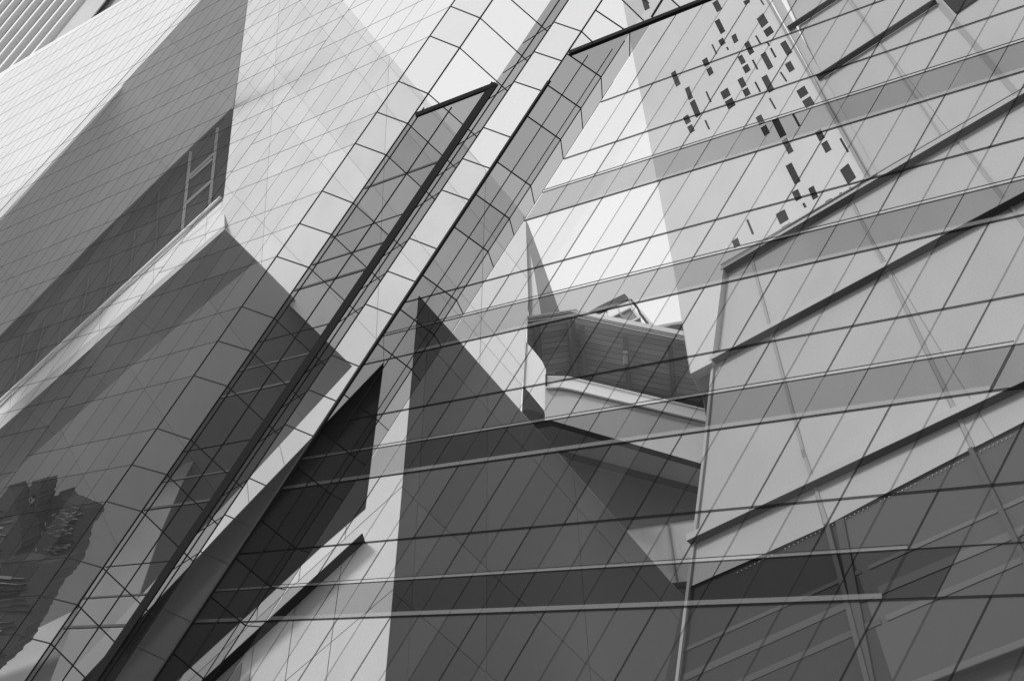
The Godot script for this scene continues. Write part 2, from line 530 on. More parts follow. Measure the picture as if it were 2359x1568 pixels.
func build_terrace() -> void:
	var n := Vector3(0.2, 0.0, 0.98)
	var P := plane_at(1420, 900, 47.6, n)
	var b := thing("terrace_building", "roof terrace with a dark boarded ceiling and pale curved parapet between the two concrete buildings", "building", Vector3(6, 0, -38))
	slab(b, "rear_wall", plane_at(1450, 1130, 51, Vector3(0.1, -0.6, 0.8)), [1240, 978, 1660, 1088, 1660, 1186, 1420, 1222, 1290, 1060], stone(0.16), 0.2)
	# boarded ceiling: two slopes meeting in a valley
	var S1 := plane_at(1318, 716, depth_of(P, 1318, 716) + 0.9, Vector3(0.35, -0.6, 0.72))
	var S2 := plane_at(1318, 716, depth_of(P, 1318, 716) + 0.9, Vector3(-0.05, -0.62, 0.78))
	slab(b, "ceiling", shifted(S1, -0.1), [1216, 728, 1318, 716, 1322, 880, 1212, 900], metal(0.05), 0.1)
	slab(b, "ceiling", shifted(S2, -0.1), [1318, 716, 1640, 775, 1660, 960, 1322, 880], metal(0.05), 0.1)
	var boards := [stone(0.22, 0.6, 0.5, 1.0), stone(0.25, 0.6, 0.5, 1.0), stone(0.18, 0.6, 0.5, 1.0)]
	for i in 12:
		var y := 737.0 + i * 12.6
		slab(b, "ceiling_board", S1, [1215, y + 11, 1317, y - 5, 1317, y + 6.4, 1215, y + 22.4], boards[i % 3], 0.06)
		slab(b, "ceiling_board", S2, [1319, y - 5, 1650, y + 59, 1650, y + 70.4, 1319, y + 6.4], boards[(i + 1) % 3], 0.06)
	for x in [1236.0, 1316.0]:
		one_bar("ceiling_beam", on(shifted(S1, 0.25), x, 738), on(shifted(S1, 0.25), x + 8, 866), 0.25, 0.4, S1.normal, metal(0.07), b)
	for x in [1346.0, 1445.0, 1548.0]:
		one_bar("ceiling_beam", on(shifted(S2, 0.25), x - 5, 744 + (x - 1310) * 0.215), on(shifted(S2, 0.25), x + 6, 910), 0.25, 0.4, S2.normal, metal(0.07), b)
	slab(b, "shade_band", shifted(S2, 0.3), [1240, 866, 1310, 850, 1340, 866, 1640, 935, 1640, 960, 1330, 892, 1240, 880], metal(0.05), 0.1)
	# roof edge: pale fascia, two dark gaps and two thin bright trims
	slab(b, "roof_plate", shifted(P, 0.2), [1216, 730, 1225, 726, 1329.6, 711, 1331, 716, 1312, 719, 1216, 734], M.mid[1], 0.1)
	slab(b, "roof_fascia", shifted(P, 0.3), [1312, 717, 1330, 715, 1359, 719, 1575, 762, 1660, 779, 1660, 790, 1345, 725.5], M.pale[1], 0.2)
	for o in [[719.5, 1.6, "dark"], [721.6, 1.4, "pale"], [724.0, 1.8, "dark"], [726.4, 1.6, "pale"]]:
		var m: Material = M.dark_metal if o[2] == "dark" else M.white_metal
		var q := shifted(P, 0.42)
		one_bar("roof_trim", on(q, 1310, o[0]), on(q, 1660, o[0] + 74), o[1] * 0.026, 0.06, n, m, b)
		one_bar("roof_trim", on(q, 1216, o[0] + 13.7), on(q, 1310, o[0]), o[1] * 0.022, 0.06, n, m, b)
	# curved parapet
	slab(b, "parapet", P, [1257, 866, 1308, 866, 1335, 872, 1640, 942, 1660, 985, 1640, 975, 1316, 899, 1298, 896, 1257, 893], stone(0.84), 0.25)
	one_bar("handrail", on(shifted(P, 0.1), 1257, 863.5), on(shifted(P, 0.1), 1308, 864), 0.06, 0.06, n, M.dark_metal, b)
	one_bar("handrail", on(shifted(P, 0.1), 1308, 864), on(shifted(P, 0.1), 1335, 870), 0.06, 0.06, n, M.dark_metal, b)
	one_bar("handrail", on(shifted(P, 0.1), 1335, 870), on(shifted(P, 0.1), 1660, 947), 0.06, 0.06, n, M.dark_metal, b)
	slab(b, "apron", shifted(P, -0.08), [1257, 890, 1300, 893, 1316, 896, 1660, 975, 1660, 1080, 1271, 968, 1256, 968], stone(0.55), 0.2)
	var pts := [[1257, 893], [1292, 892], [1318, 897], [1660, 979]]
	for i in 3:
		one_bar("white_trim", on(shifted(P, 0.08), pts[i][0], pts[i][1]), on(shifted(P, 0.08), pts[i + 1][0], pts[i + 1][1]), 0.075, 0.1, n, M.white_metal, b)
	one_bar("corner_post", on(shifted(P, 0.05), 1259, 864), on(shifted(P, 0.05), 1259, 893), 0.07, 0.1, n, M.dark_metal, b)
	slab(b, "end_wall", plane_at(1235, 880, 47.7, Vector3(-0.4, 0, 0.92)), [1212.5, 780, 1213, 788, 1234, 812, 1249.5, 832, 1258, 850, 1259, 891, 1256, 953, 1249.5, 936, 1208, 891, 1206, 880], M.pale[2], 0.2)
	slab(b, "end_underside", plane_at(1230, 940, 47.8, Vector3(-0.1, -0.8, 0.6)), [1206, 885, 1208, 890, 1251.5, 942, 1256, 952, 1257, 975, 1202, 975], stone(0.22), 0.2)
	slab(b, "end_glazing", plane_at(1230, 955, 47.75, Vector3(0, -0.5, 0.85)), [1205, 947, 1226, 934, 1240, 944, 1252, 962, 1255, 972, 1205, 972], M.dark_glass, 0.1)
	# storeys below
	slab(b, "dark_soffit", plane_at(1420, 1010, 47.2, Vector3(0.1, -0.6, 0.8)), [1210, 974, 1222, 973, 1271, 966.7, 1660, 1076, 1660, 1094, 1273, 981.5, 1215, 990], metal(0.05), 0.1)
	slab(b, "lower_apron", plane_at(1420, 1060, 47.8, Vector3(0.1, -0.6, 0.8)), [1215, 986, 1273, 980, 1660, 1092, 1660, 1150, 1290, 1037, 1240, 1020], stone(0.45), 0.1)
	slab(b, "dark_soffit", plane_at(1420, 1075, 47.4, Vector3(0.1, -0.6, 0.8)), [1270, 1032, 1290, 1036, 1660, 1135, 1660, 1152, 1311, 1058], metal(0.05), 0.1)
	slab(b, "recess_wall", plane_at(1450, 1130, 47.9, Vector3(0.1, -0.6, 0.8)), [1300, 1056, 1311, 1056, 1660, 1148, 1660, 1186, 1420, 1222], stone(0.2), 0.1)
	var lw := plane_at(1520, 1260, 48.2, n)
	slab(b, "low_window", lw, [1420, 1222, 1640, 1190, 1640, 1350, 1520, 1350], stone(0.8, 0.4, 0.4), 0.1, "pale low window above the dark wedge")
	one_bar("mullion", on(shifted(lw, 0.05), 1541, 1200), on(shifted(lw, 0.05), 1563, 1345), 0.06, 0.08, n, M.grey_metal, b)
	one_bar("window_head", on(shifted(lw, 0.05), 1425, 1219), on(shifted(lw, 0.05), 1640, 1188), 0.08, 0.08, n, M.grey_metal, b)
	slab(b, "window_sill", shifted(lw, 0.1), [1520, 1347, 1640, 1333, 1640, 1345, 1525, 1356], metal(0.05), 0.1)
	slab(b, "plinth", shifted(lw, 0.05), [1520, 1356, 1640, 1345, 1640, 1420, 1560, 1420], stone(0.1), 0.1)
	# small far roof slab
	slab(b, "far_roof", plane_at(1540, 745, depth_of(P, 1540, 745) + 5.0, n), [1500, 752, 1571, 739, 1660, 724, 1660, 734, 1575, 745, 1530, 753], M.mid[0], 0.1)
	slab(b, "far_soffit", plane_at(1550, 755, depth_of(P, 1550, 755) + 5.1, Vector3(0, -0.8, 0.6)), [1520, 752, 1575, 745, 1660, 733, 1660, 790, 1600, 775], stone(0.2), 0.1)

	# spotlight hanging under the ceiling
	var lp := on(shifted(S2, 0.6), 1441, 829)
	var l := thing("spotlight", "small grey cylinder spotlight hanging under the boarded terrace ceiling", "light fitting", lp)
	var st := tool()
	tube(st, lp + above * 0.2, lp - above * 0.16, 0.12, 16)
	obj("body", st, metal(0.34), l)
	st = tool()
	tube(st, lp - above * 0.165, lp - above * 0.19, 0.13, 16)
	obj("rim", st, metal(0.3), l)
	st = tool()
	tube(st, lp + above * 0.2, lp + above * 0.34, 0.06, 10)
	bar(st, lp + above * 0.36 - Vector3(0.12, 0, 0), lp + above * 0.36 + Vector3(0.12, 0, 0), 0.12, 0.12, n)
	obj("bracket", st, metal(0.3), l)

	# glazed hut on the roof
	var H := plane_at(1440, 705, depth_of(P, 1440, 705) + 3.0, Vector3(-0.15, -0.1, 1.0))
	var h := thing("roof_hut", "small glazed roof hut with a tilted dark roof above the terrace", "roof hut", on(H, 1430, 730))
	slab(h, "tilted_roof", shifted(H, 0.3), [1340, 727, 1382, 704, 1439.4, 676, 1448.5, 686, 1422, 699, 1375, 721], metal(0.14), 0.3)
	slab(h, "roof_underside", shifted(H, 0.1), [1340, 730, 1422, 698, 1449, 687, 1451, 692, 1425, 704, 1370, 730], metal(0.08), 0.3)
	slab(h, "upper_glass", H, [1360, 735, 1425, 702, 1450, 691, 1456, 708, 1410, 729, 1395, 735], M.frost, 0.02)
	slab(h, "lower_glass", shifted(H, 0.05), [1400, 733, 1457, 708, 1476, 734, 1480, 746, 1395, 740], metal(0.25, 0.3), 0.05)
	var fl := shifted(H, 0.12)
	for m in [[1400, 735, 1457, 707, 0.1], [1424, 702, 1428, 721, 0.1], [1398, 714, 1402, 732, 0.08], [1428, 721, 1446, 742, 0.12], [1449, 688, 1457, 708, 0.1], [1455, 709, 1474, 733, 0.14], [1455, 741, 1476, 731, 0.1]]:
		one_bar("frame", on(fl, m[0], m[1]), on(fl, m[2], m[3]), m[4], 0.1, H.normal, M.white_metal if m[4] != 0.12 else M.grey_metal, h)
	for m in [[1454, 690, 1470, 710, 0.1], [1470, 710, 1475, 722, 0.1], [1475, 722, 1494, 747, 0.1]]:
		one_bar("ladder_rail", on(fl, m[0], m[1]), on(fl, m[2], m[3]), m[4], 0.1, H.normal, M.dark_metal, h)
	for m in [[1472, 713, 1502, 748], [1475, 713, 1505, 748]]:
		one_bar("tube_rail", on(fl, m[0], m[1]), on(fl, m[2], m[3]), 0.06, 0.06, H.normal, M.white_metal, h)

func build_right_building() -> void:
	var n := Vector3(-0.633, 0.0, 0.774)
	var R := plane_at(1900, 800, 40, n)
	var b := thing("stepped_building", "grey concrete building with long dark ledges behind the right glass wall", "building", Vector3(18, 0, -26))
	# main wall in tall panels between the downpipes
	panelled(b, "main_wall", R, [1760, -130, 2900, -130, 2900, 704, 2359, 973, 2233, 1037.7, 2048, 1133.5, 1896, 1215.5, 1744, 1284, 1585, 1354, 1622.7, 1054, 1643, 836, 1668, 610, 1900, 480, 2000, 412],
		[[1732, 595, 1997, 1568], [2000, 533, 2359, 1289], [1959, 7, 2359, 523], [1960, 468, 2000, 533]], M.right, M.backing, 0.03, 0.05)
	# scattered-window wall
	windows(b, shifted(R, 0.35))
	slab(b, "return_wall", shifted(R, 0.1), [1552, 600, 1680, 560, 1668, 625, 1650, 780, 1638, 833, 1626, 840, 1592, 860], M.right[1], 0.2)
	slab(b, "soffit", plane_at(1620, 870, depth_of(R, 1620, 870) + 0.3, Vector3(-0.4, -0.8, 0.4)), [1592, 860, 1626, 838, 1650, 828, 1645, 870, 1628, 960, 1622, 920], stone(0.3), 0.1)
	one_bar("corner_trim", on(shifted(R, 0.08), 1644, 838), on(shifted(R, 0.08), 1622.7, 1054), 0.12, 0.1, n, M.right[0], b)
	one_bar("corner_trim", on(shifted(R, 0.08), 1622.7, 1054), on(shifted(R, 0.08), 1545, 1700), 0.12, 0.1, n, metal(0.3), b)
	# vertical joint covers
	for m in [[1732, 595, 1855, 1054, 0.16], [1850, 1036, 1908, 1210, 0.16], [1905, 1205, 2040, 1730, 0.2], [1955, -10, 2168, 311, 0.1], [1966, 472, 2045, 624, 0.16], [2045, 620, 2243, 1031, 0.16], [2236, 1032, 2480, 1530, 0.2], [2212, 321, 2480, 670, 0.13], [2150, -10, 2345.6, 219, 0.3]]:
		one_bar("joint_cover", on(shifted(R, 0.03), m[0], m[1]), on(shifted(R, 0.03), m[2], m[3]), m[4] * 0.8, 0.05, n, dull(0.3 if m[3] < 1240 else 0.09), b)
	slab(b, "edge_strip", shifted(R, 0.05), [1768, -20, 1790, -20, 2022, 400, 2003, 412], M.right[2], 0.05)
	one_bar("edge_trim", on(shifted(R, 0.36), 1764, -10), on(shifted(R, 0.36), 2001, 412), 0.14, 0.1, n, metal(0.22), b)
	# ledges
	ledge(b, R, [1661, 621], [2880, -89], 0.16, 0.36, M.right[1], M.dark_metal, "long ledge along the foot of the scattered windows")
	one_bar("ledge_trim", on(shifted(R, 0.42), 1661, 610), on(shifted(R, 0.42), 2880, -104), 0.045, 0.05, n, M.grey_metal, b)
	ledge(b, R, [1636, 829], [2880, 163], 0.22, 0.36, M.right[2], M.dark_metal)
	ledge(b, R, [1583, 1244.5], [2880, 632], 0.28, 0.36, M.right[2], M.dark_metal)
	one_bar("short_ledge", on(shifted(R, 0.2), 1817, 66), on(shifted(R, 0.2), 2010, -60), 0.09, 0.3, n, M.dark_metal, b)
	one_bar("short_ledge", on(shifted(R, 0.2), 1884, 179.5), on(shifted(R, 0.2), 2157.6, 1.7), 0.09, 0.3, n, M.dark_metal, b)
	slab(b, "dark_opening", shifted(R, 0.1), [2150, -30, 2204, 29, 2290, -30], M.dark_metal, 0.1)
	# dark glazing under the wall
	var Gz := shifted(R, -0.12)
	var dark := slab(b, "dark_glazing", Gz, [1583, 1352, 1744, 1282, 1896, 1213.5, 1938, 1193, 2105, 1720, 1500, 1720], dull(0.045), 0.1, "blackish glazing under the slanting foot of the grey wall")
	slab(b, "grey_glazing", Gz, [1936, 1193, 2048, 1131.5, 2233, 1035.7, 2359, 971, 2900, 702, 2900, 1720, 2107, 1720], dull(0.095), 0.1, "lighter grey glazing at the right end of the dark glazing")
	for m in [[1570, 1500, 1985, 1315, 0.14, 0.085], [1560, 1568, 2012, 1367, 0.25, 0.085], [1640, 1600, 2030, 1429, 0.22, 0.08], [2003, 1307, 2880, 916, 0.14, 0.14], [2025, 1361, 2880, 1001, 0.3, 0.135], [2042, 1424, 2880, 1064, 0.2, 0.13]]:
		one_bar("reflection_rail", on(shifted(R, -0.1), m[0], m[1]), on(shifted(R, -0.1), m[2], m[3]), m[4], 0.03, n, dull(m[5]), b)  # bars added to stand for the reflected bands on the glazing
	one_bar("streak_post", on(shifted(R, -0.03), 1935, 1197), on(shifted(R, -0.03), 2010, 1600), 0.3, 0.03, n, dull(0.075), b)  # added bar suggesting the fine vertical streaks in the glazing
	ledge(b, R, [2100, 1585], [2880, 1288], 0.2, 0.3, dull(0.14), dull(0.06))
	var rv := tool()
	for i in 64:
		var t := i / 63.0
		if i % 11 > 8:
			continue
		var p := on(shifted(R, -0.08), lerpf(1700, 2330, t), lerpf(1317, 1003, t) + 2.0)
		bar(rv, p, p + above * 0.025, 0.025, 0.05, n)
	var rivets := obj("rivets", rv, M.white_metal, b)
	rivets.set_meta("kind", "stuff")

# every window: upper left, upper right and lower left corner, in eighths of a survey square
const HOLES_A := [[765, 253, 820, 215, 840, 405], [1262, 222, 1340, 152, 1325, 335], [808, 480, 865, 440, 843, 548], [962, 425, 1015, 390, 997, 517], [728, 527, 745, 518, 783, 643], [900, 560, 920, 548, 920, 595],
	[1113, 518, 1168, 477, 1182, 653], [1243, 425, 1262, 412, 1302, 527], [1375, 495, 1395, 487, 1405, 545], [1418, 572, 1438, 558, 1480, 685], [1538, 515, 1603, 472, 1622, 660], [617, 712, 675, 673, 653, 793],
	[667, 820, 722, 778, 703, 900], [1035, 672, 1090, 640, 1083, 765], [1092, 793, 1155, 748, 1132, 870], [1205, 710, 1225, 697, 1265, 825], [1307, 647, 1365, 605, 1403, 828], [1593, 757, 1660, 714, 1650, 857],
	[1535, 853, 1553, 842, 1610, 968], [250, 865, 303, 827, 315, 1027], [415, 1045, 467, 1013, 462, 1185], [472, 1210, 530, 1167, 548, 1392], [657, 1082, 677, 1072, 713, 1210], [833, 1088, 920, 1030, 873, 1178],
	[885, 1200, 972, 1145, 930, 1293], [1035, 942, 1097, 903, 1085, 1043], [1093, 1065, 1157, 1025, 1132, 1147], [1235, 970, 1255, 958, 1297, 1090], [1317, 915, 1383, 875, 1410, 1097], [1405, 1160, 1423, 1147, 1480, 1292],
	[1730, 1073, 1825, 1007, 1782, 1165], [1797, 1193, 1895, 1130, 1850, 1280], [393, 1385, 453, 1345, 430, 1473], [440, 1497, 497, 1460, 480, 1575], [645, 1420, 665, 1410, 695, 1530], [1250, 1385, 1315, 1345, 1297, 1480],
	[738, 35, 800, -8, 797, 148], [1103, 18, 1165, -20, 1127, 62], [1300, 0, 1318, -8, 1340, 62], [1340, 362, 1425, 300, 1385, 440], [-108, -40, -48, -72, -55, 128]]
const HOLES_B := [[718, 182, 783, 140, 767, 282], [850, 97, 925, 55, 953, 305], [968, 335, 1030, 295, 1050, 495], [1088, 22, 1115, 10, 1168, 170], [1360, 235, 1427, 190, 1415, 342], [1432, 370, 1503, 325, 1490, 482],
	[1648, 310, 1672, 297, 1743, 475], [1013, 630, 1085, 587, 1123, 852], [1655, 680, 1755, 597, 1750, 850], [1087, 940, 1160, 900, 1137, 1050], [1280, 897, 1345, 860, 1338, 1033], [1210, 1075, 1238, 1060, 1238, 1128],
	[897, 1200, 1003, 1138, 950, 1322], [963, 1356, 1073, 1292, 968, 1366], [548, 1267, 573, 1255, 620, 1442], [380, 1518, 450, 1473, 412, 1605], [1478, 1052, 1555, 1008, 1490, 1064], [1645, 953, 1675, 937, 1653, 968], [1763, 882, 1782, 872, 1777, 902]]

func windows(b: Node3D, pl: Plane) -> void:
	var n := pl.normal
	var e1 := Vector3.UP.cross(n).normalized()
	var o := on(pl, 1700, 300)
	var frame := Basis(e1, Vector3.UP, n)
	var flat := func(x, y):
		var p := on(pl, x, y) - o
		return Vector2(p.dot(e1), p.y)
	var wall := PackedVector2Array()
	for p in [[1410, -130], [1700, -130], [1771, 0], [2001, 410], [1900, 470], [1668, 612], [1640, 835], [1593, 860], [1553, 620], [1435, 0]]:
		wall.append(flat.call(p[0], p[1]))
	var holes := []
	for h in HOLES_A:
		holes.append([h, Vector2(1497.3, 0)])
	for h in HOLES_B:
		holes.append([h, Vector2(1612.5, 259)])
	var tree := CSGCombiner3D.new()
	tree.name = "window_wall"
	b.add_child(tree)
	tree.transform = Transform3D(frame, o - b.position)
	var body := CSGPolygon3D.new()
	body.polygon = wall
	body.depth = 0.5
	body.material = stone(0.56)
	tree.add_child(body)
	var panes := [dull(0.02), dull(0.035), dull(0.025)]
	var k := 0
	for e in holes:
		var h: Array = e[0]
		var c: Vector2 = e[1]
		var q := PackedVector2Array()
		var br := [h[2] + h[4] - h[0], h[3] + h[5] - h[1]]
		for p in [[h[0], h[1]], [h[2], h[3]], br, [h[4], h[5]]]:
			q.append(flat.call(c.x + p[0] * 0.1954, c.y + p[1] * 0.1954))
		var cut := CSGPolygon3D.new()
		cut.polygon = q
		cut.depth = 2.0
		cut.position.z = 1.0
		cut.operation = CSGShape3D.OPERATION_SUBTRACTION
		cut.material = body.material
		tree.add_child(cut)
		var st := tool()
		var pts := PackedVector3Array()
		for v in q:
			pts.append(o + e1 * v.x + Vector3.UP * v.y - n * 0.04)
		prism(st, pts, n, -n * 0.05)
		obj("window", st, panes[k % 3], b)
		k += 1

func build_city_reflection() -> void:
	# ragged dark slabs added behind the glass to stand for its city reflection
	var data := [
		["tall stepped dark shape added for the city reflection, lowest left in the glass", 40.0, [-120, 1230, -60, 1160, 0, 1150, 20, 1118, 40, 1180, 52, 1250, -40, 1420, -120, 1600], 26],
		["slim dark spire shape added for the city reflection beside the stepped dark shape", 41.0, [60, 1150, 74, 1108, 88, 1110, 96, 1104, 82, 1180, 40, 1290, 10, 1290], 20],
		["broad dark shape with a mast added for the city reflection, rightmost in the lower left glass", 42.0, [105, 1200, 118, 1145, 132, 1144, 138, 1132, 140, 1146, 160, 1155, 200, 1172, 208, 1186, 180, 1225, 160, 1300, 60, 1420, 30, 1420], 34],
		["low dark block added for the city reflection at the foot of the broad dark shape", 39.0, [-120, 1330, 20, 1290, 90, 1300, 140, 1290, 100, 1370, 30, 1500, -120, 1640], 20]]
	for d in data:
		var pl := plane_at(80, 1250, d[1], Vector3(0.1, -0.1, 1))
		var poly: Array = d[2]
		var t := thing("city_reflection", d[0], "tower", on(pl, poly[poly.size() - 2], poly[poly.size() - 1]), "dark ragged shapes added for the city reflection in the lower left glass")
		var ragged := []
		for j in range(0, poly.size(), 2):
			var a := Vector2(poly[j], poly[j + 1])
			var e := Vector2(poly[(j + 2) % poly.size()], poly[(j + 3) % poly.size()])
			var cuts := maxi(1, int(a.distance_to(e) / 7.0))
			for k in cuts:
				var p := a.lerp(e, k / float(cuts)) + (Vector2(rng.randf_range(-3, 3), rng.randf_range(-3, 3)) if k > 0 else Vector2.ZERO)
				ragged.append_array([p.x, p.y])
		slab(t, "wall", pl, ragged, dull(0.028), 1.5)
		var lo := 1e9
		var hi := -1e9
		for i in range(1, poly.size(), 2):
			lo = minf(lo, poly[i])
			hi = maxf(hi, poly[i])
		for i in d[3]:
			var y := lerpf(lo + 40, hi - 60, (i + 0.5) / d[3])
			var xs := []
			for j in range(0, poly.size(), 2):
				var x0: float = poly[j]
				var y0: float = poly[j + 1]
				var x1: float = poly[(j + 2) % poly.size()]
				var y1: float = poly[(j + 3) % poly.size()]
				if (y0 - y) * (y1 - y) < 0.0:
					xs.append(x0 + (x1 - x0) * (y - y0) / (y1 - y0))
			if xs.size() < 2:
				continue
			xs.sort()
			var from := lerpf(xs[0] + 3, xs[1], rng.randf_range(0.0, 0.4))
			var upto := lerpf(from, xs[1] - 3, rng.randf_range(0.4, 1.0))
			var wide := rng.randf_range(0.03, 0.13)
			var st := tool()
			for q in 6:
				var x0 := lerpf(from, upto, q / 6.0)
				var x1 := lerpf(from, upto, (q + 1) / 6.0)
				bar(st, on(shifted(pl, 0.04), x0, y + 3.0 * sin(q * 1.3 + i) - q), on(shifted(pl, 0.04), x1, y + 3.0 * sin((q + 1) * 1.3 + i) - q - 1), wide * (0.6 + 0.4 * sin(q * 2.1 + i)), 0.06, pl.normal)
			obj("reflection_ripple", st, dull(rng.randf_range(0.012, 0.03) if rng.randf() < 0.5 else rng.randf_range(0.07, 0.2)), t)  # wavy bars standing for ripples in the reflected city

# ---------------------------------------------------------------- the glass in front
func build_glass() -> void:
	gh = sight(-2195, 1527).normalized()
	gv = sight(7721, -9586).normalized()
	gn = gh.cross(gv).normalized()
	if gn.dot(ahead) > 0.0:
		gn = -gn
	var face := plane_at(2359, 1568, 14.0, gn)
	gO = on(face, 1180, 784)

	# ---- right wing: clear rows with a dark spandrel band in every storey
	var F8 := sheet(0, 0, 1, 0)
	var w := thing("glass_wing", "leaning glass wall with dark spandrel bands and white sill strips on the right", "glass facade", gp(-6, 0, -14))
	var top_a := seen_at(F8, 1310, 117)
	var top_b := seen_at(F8, 1660, -12)
	var under_cap := half(top_a, top_b, seen_at(F8, 1700, 300).y > 1e9)
	if not Geometry2D.is_point_in_polygon(seen_at(F8, 1700, 300), under_cap):
		under_cap = half(top_a, top_b, true)
	var rows := []                                    # [upper, lower, kind]
	for k in range(-4, 4):
		var c := 2.265 - 3.82 * k
		if k <= -2:
			rows.append([c + 1.852, c - 1.968, "plain"])
			if k == -2:
				rows.append([c - 1.968, c - 3.82, "tall"])
			continue
		rows.append([c, c - 1.075, "clear"])
		rows.append([c - 1.075, c - 1.968, "band"])
		rows.append([c - 1.968, c - 3.82 + (0.0 if k > -1 else 0.0), "tall"])
	var u_cut := -11.82
	for r in rows:
		for j in range(-8, 24):
			var u0 := 1.545 - 0.786 * (j + 1)
			var u1 := 1.545 - 0.786 * j
			if j == -1:
				u1 = 2.28
			if j < -1 or r[0] < -10.5 or r[1] > 16.0 or u1 < -17.0:
				continue
			var cell := PackedVector2Array([Vector2(u0, r[1]), Vector2(u1, r[1]), Vector2(u1, r[0]), Vector2(u0, r[0])])
			var mid := F8.at((u0 + u1) / 2, (r[0] + r[1]) / 2) - EYE
			var px := mid.dot(Vector3.RIGHT) / mid.dot(ahead) * LENS + MID.x
			var py := -mid.dot(above) / mid.dot(ahead) * LENS + MID.y
			if px > 2800 or py < -160 or py > 1760:
				continue
			for q in Geometry2D.intersect_polygons(cell, under_cap):
				pane(F8, q, M.band if r[2] == "band" and u1 > u_cut else M.clear, w, "spandrel_pane" if r[2] == "band" and u1 > u_cut else "glass_pane")
	for r in rows:
		if r[0] < -10.5 or r[1] > 18.0:
			continue
		var left := seen_at(F8, 1089, 460).x
		if r[0] > 5.0:
			left = 2.28
		var right := -16.5
		for e in ([[r[0], 0.042, "rail"]] if r[2] == "clear" else [[r[1], 0.042, "rail"]] if r[2] == "plain" else ([[r[0], 0.022, "strip"], [r[1], 0.04, "strip2"]] if r[2] == "band" else [[(r[0] + r[1]) * 0.5, 0.0, "none"]])):
			if e[2] == "none":
				continue
			var a := Vector2(left, e[0])
			var b := Vector2(right, e[0])
			var cut := Geometry2D.intersect_polyline_with_polygon(PackedVector2Array([a, b]), under_cap)
			if cut.is_empty():
				continue
			a = cut[0][0]
			b = cut[0][cut[0].size() - 1]
			gbar(F8, a, b, e[1], 0.02, M.rail, w, "rail", 0.01)
			if e[2] != "rail":
				var hgt := 0.055 if e[2] == "strip" else 0.085
				var bb := Vector2(maxf(b.x, u_cut + 0.03), e[0])
				var lift := Vector2(0, (e[1] * 0.5 + hgt * 0.5) * 1.12)
				gbar(F8, a + lift, bb + lift, hgt, 0.02, M.frost, w, "sill_strip", 0.015)
				if e[2] == "strip":
					gbar(F8, a + Vector2(0, 0.085), bb + Vector2(0, 0.085), 0.008, 0.02, M.thin, w, "sill_edge", 0.015)
	for j in range(0, 24):
		var u := 1.545 - 0.786 * j
		for r in rows:
			if r[0] < -10.5 or r[1] > 16.0:
				continue
			var cut := Geometry2D.intersect_polyline_with_polygon(PackedVector2Array([Vector2(u, r[0]), Vector2(u, r[1])]), under_cap)
			if cut.is_empty():
				continue
			var wd := 0.03 if r[2] != "band" else 0.018
			if absf(u - u_cut) < 0.4 and r[2] == "band":
				wd = 0.05
			gbar(F8, cut[0][0], cut[0][cut[0].size() - 1], wd, 0.014, M.joint if (j * 7 + int(absf(r[0]) * 3)) % 5 < 2 else M.seal, w, "mullion")

	# ---- left wing: two parallel sheets, the far one set back
	var w1 := thing("glass_wing", "leaning glass wall of narrow clear panes left of the diagonal bay", "glass facade", gp(14, 0.8, -14))
	var F1 := sheet(0, 0.8, 1, 0.8)
	wing(F1, w1, nodes(14.74, 1.22, 3.04, 4.265, -2, 6), [11.42, 12.65, 13.72, 14.8, 15.88, 16.95, 18.33], M.clear, 0.036, 0.018)
	var w0 := thing("glass_wing", "set-back glass wall of very narrow clear panes, farthest left", "glass facade", gp(24, 0, -14))
	var F0 := sheet(0, 0, 1, 0)
	var us := [20.43]
	for i in 41:
		us.append(20.43 + 1.02 + 1.0 * i)
	wing(F0, w0, nodes(7.57, 1.22, 2.45, 4.31, -9, 4), us, M.clear, 0.04, 0.016)

	# ---- diagonal bay: folded strips of glass between parallel edges
	var t := thing("glass_stair_bay", "diagonal folded glass bay with dark edge bars crossing the picture", "glass bay", gp(5, 1.0, -14))
	var e1 := nodes(14.74, 1.22, 3.04, 4.265, -1, 6)
	var e2 := nodes(11.78, 1.10, 2.76, 3.82, -1, 6)
	var f3 := nodes(9.93, 1.05, 2.63, 3.69, -1, 6)
	var e4 := nodes(11.31, 1.06, 2.11, 3.70, -1, 6)
	var e5 := nodes(8.98, 0.96, 1.92, 3.385, -1, 6)
	var s6 := nodes(9.66, 1.42, 2.41, 3.39, -1, 6)
	var e6 := nodes(9.15, 1.42, 2.41, 3.39, -1, 6)
	var F8x := sheet(0, 0.03, 1, 0.03)
	var drop := 7.73 - seen_at(F8x, 1384, 228.8).y
	var e7 := nodes(9.15 - drop, 1.42, 2.41, 3.39, -1, 6)
	var F2 := sheet(11.42, 0.8, 7.65, 1.6)
	var F3 := sheet(7.65, 1.6, 5.36, 0.8)
	var F5 := sheet(5.34, 0.8, 2.53, 1.6)
	var F6 := sheet(2.53, 1.6, 1.62, 0.9)
	var F7 := sheet(1.62, 0.9, 2.28, 0.03)
	strip(F2, e1, e2, [[0.0, 1.0, M.tint]], t, 0.036, [])
	strip(F5, e4, e5, [[0.0, 1.0, M.tint]], t, 0.03, [])
	# third strip: clear above, below a dark reflection put into smoked panes and slot
	var capA := seen_at(F3, 962, 262)
	var capB := seen_at(F3, 1125, 196)
	var below := half(capA, capB, false)
	if not Geometry2D.is_point_in_polygon(seen_at(F3, 900, 450), below):
		below = half(capA, capB, true)
	var slot := seen_at(F3, 1174, 142).x
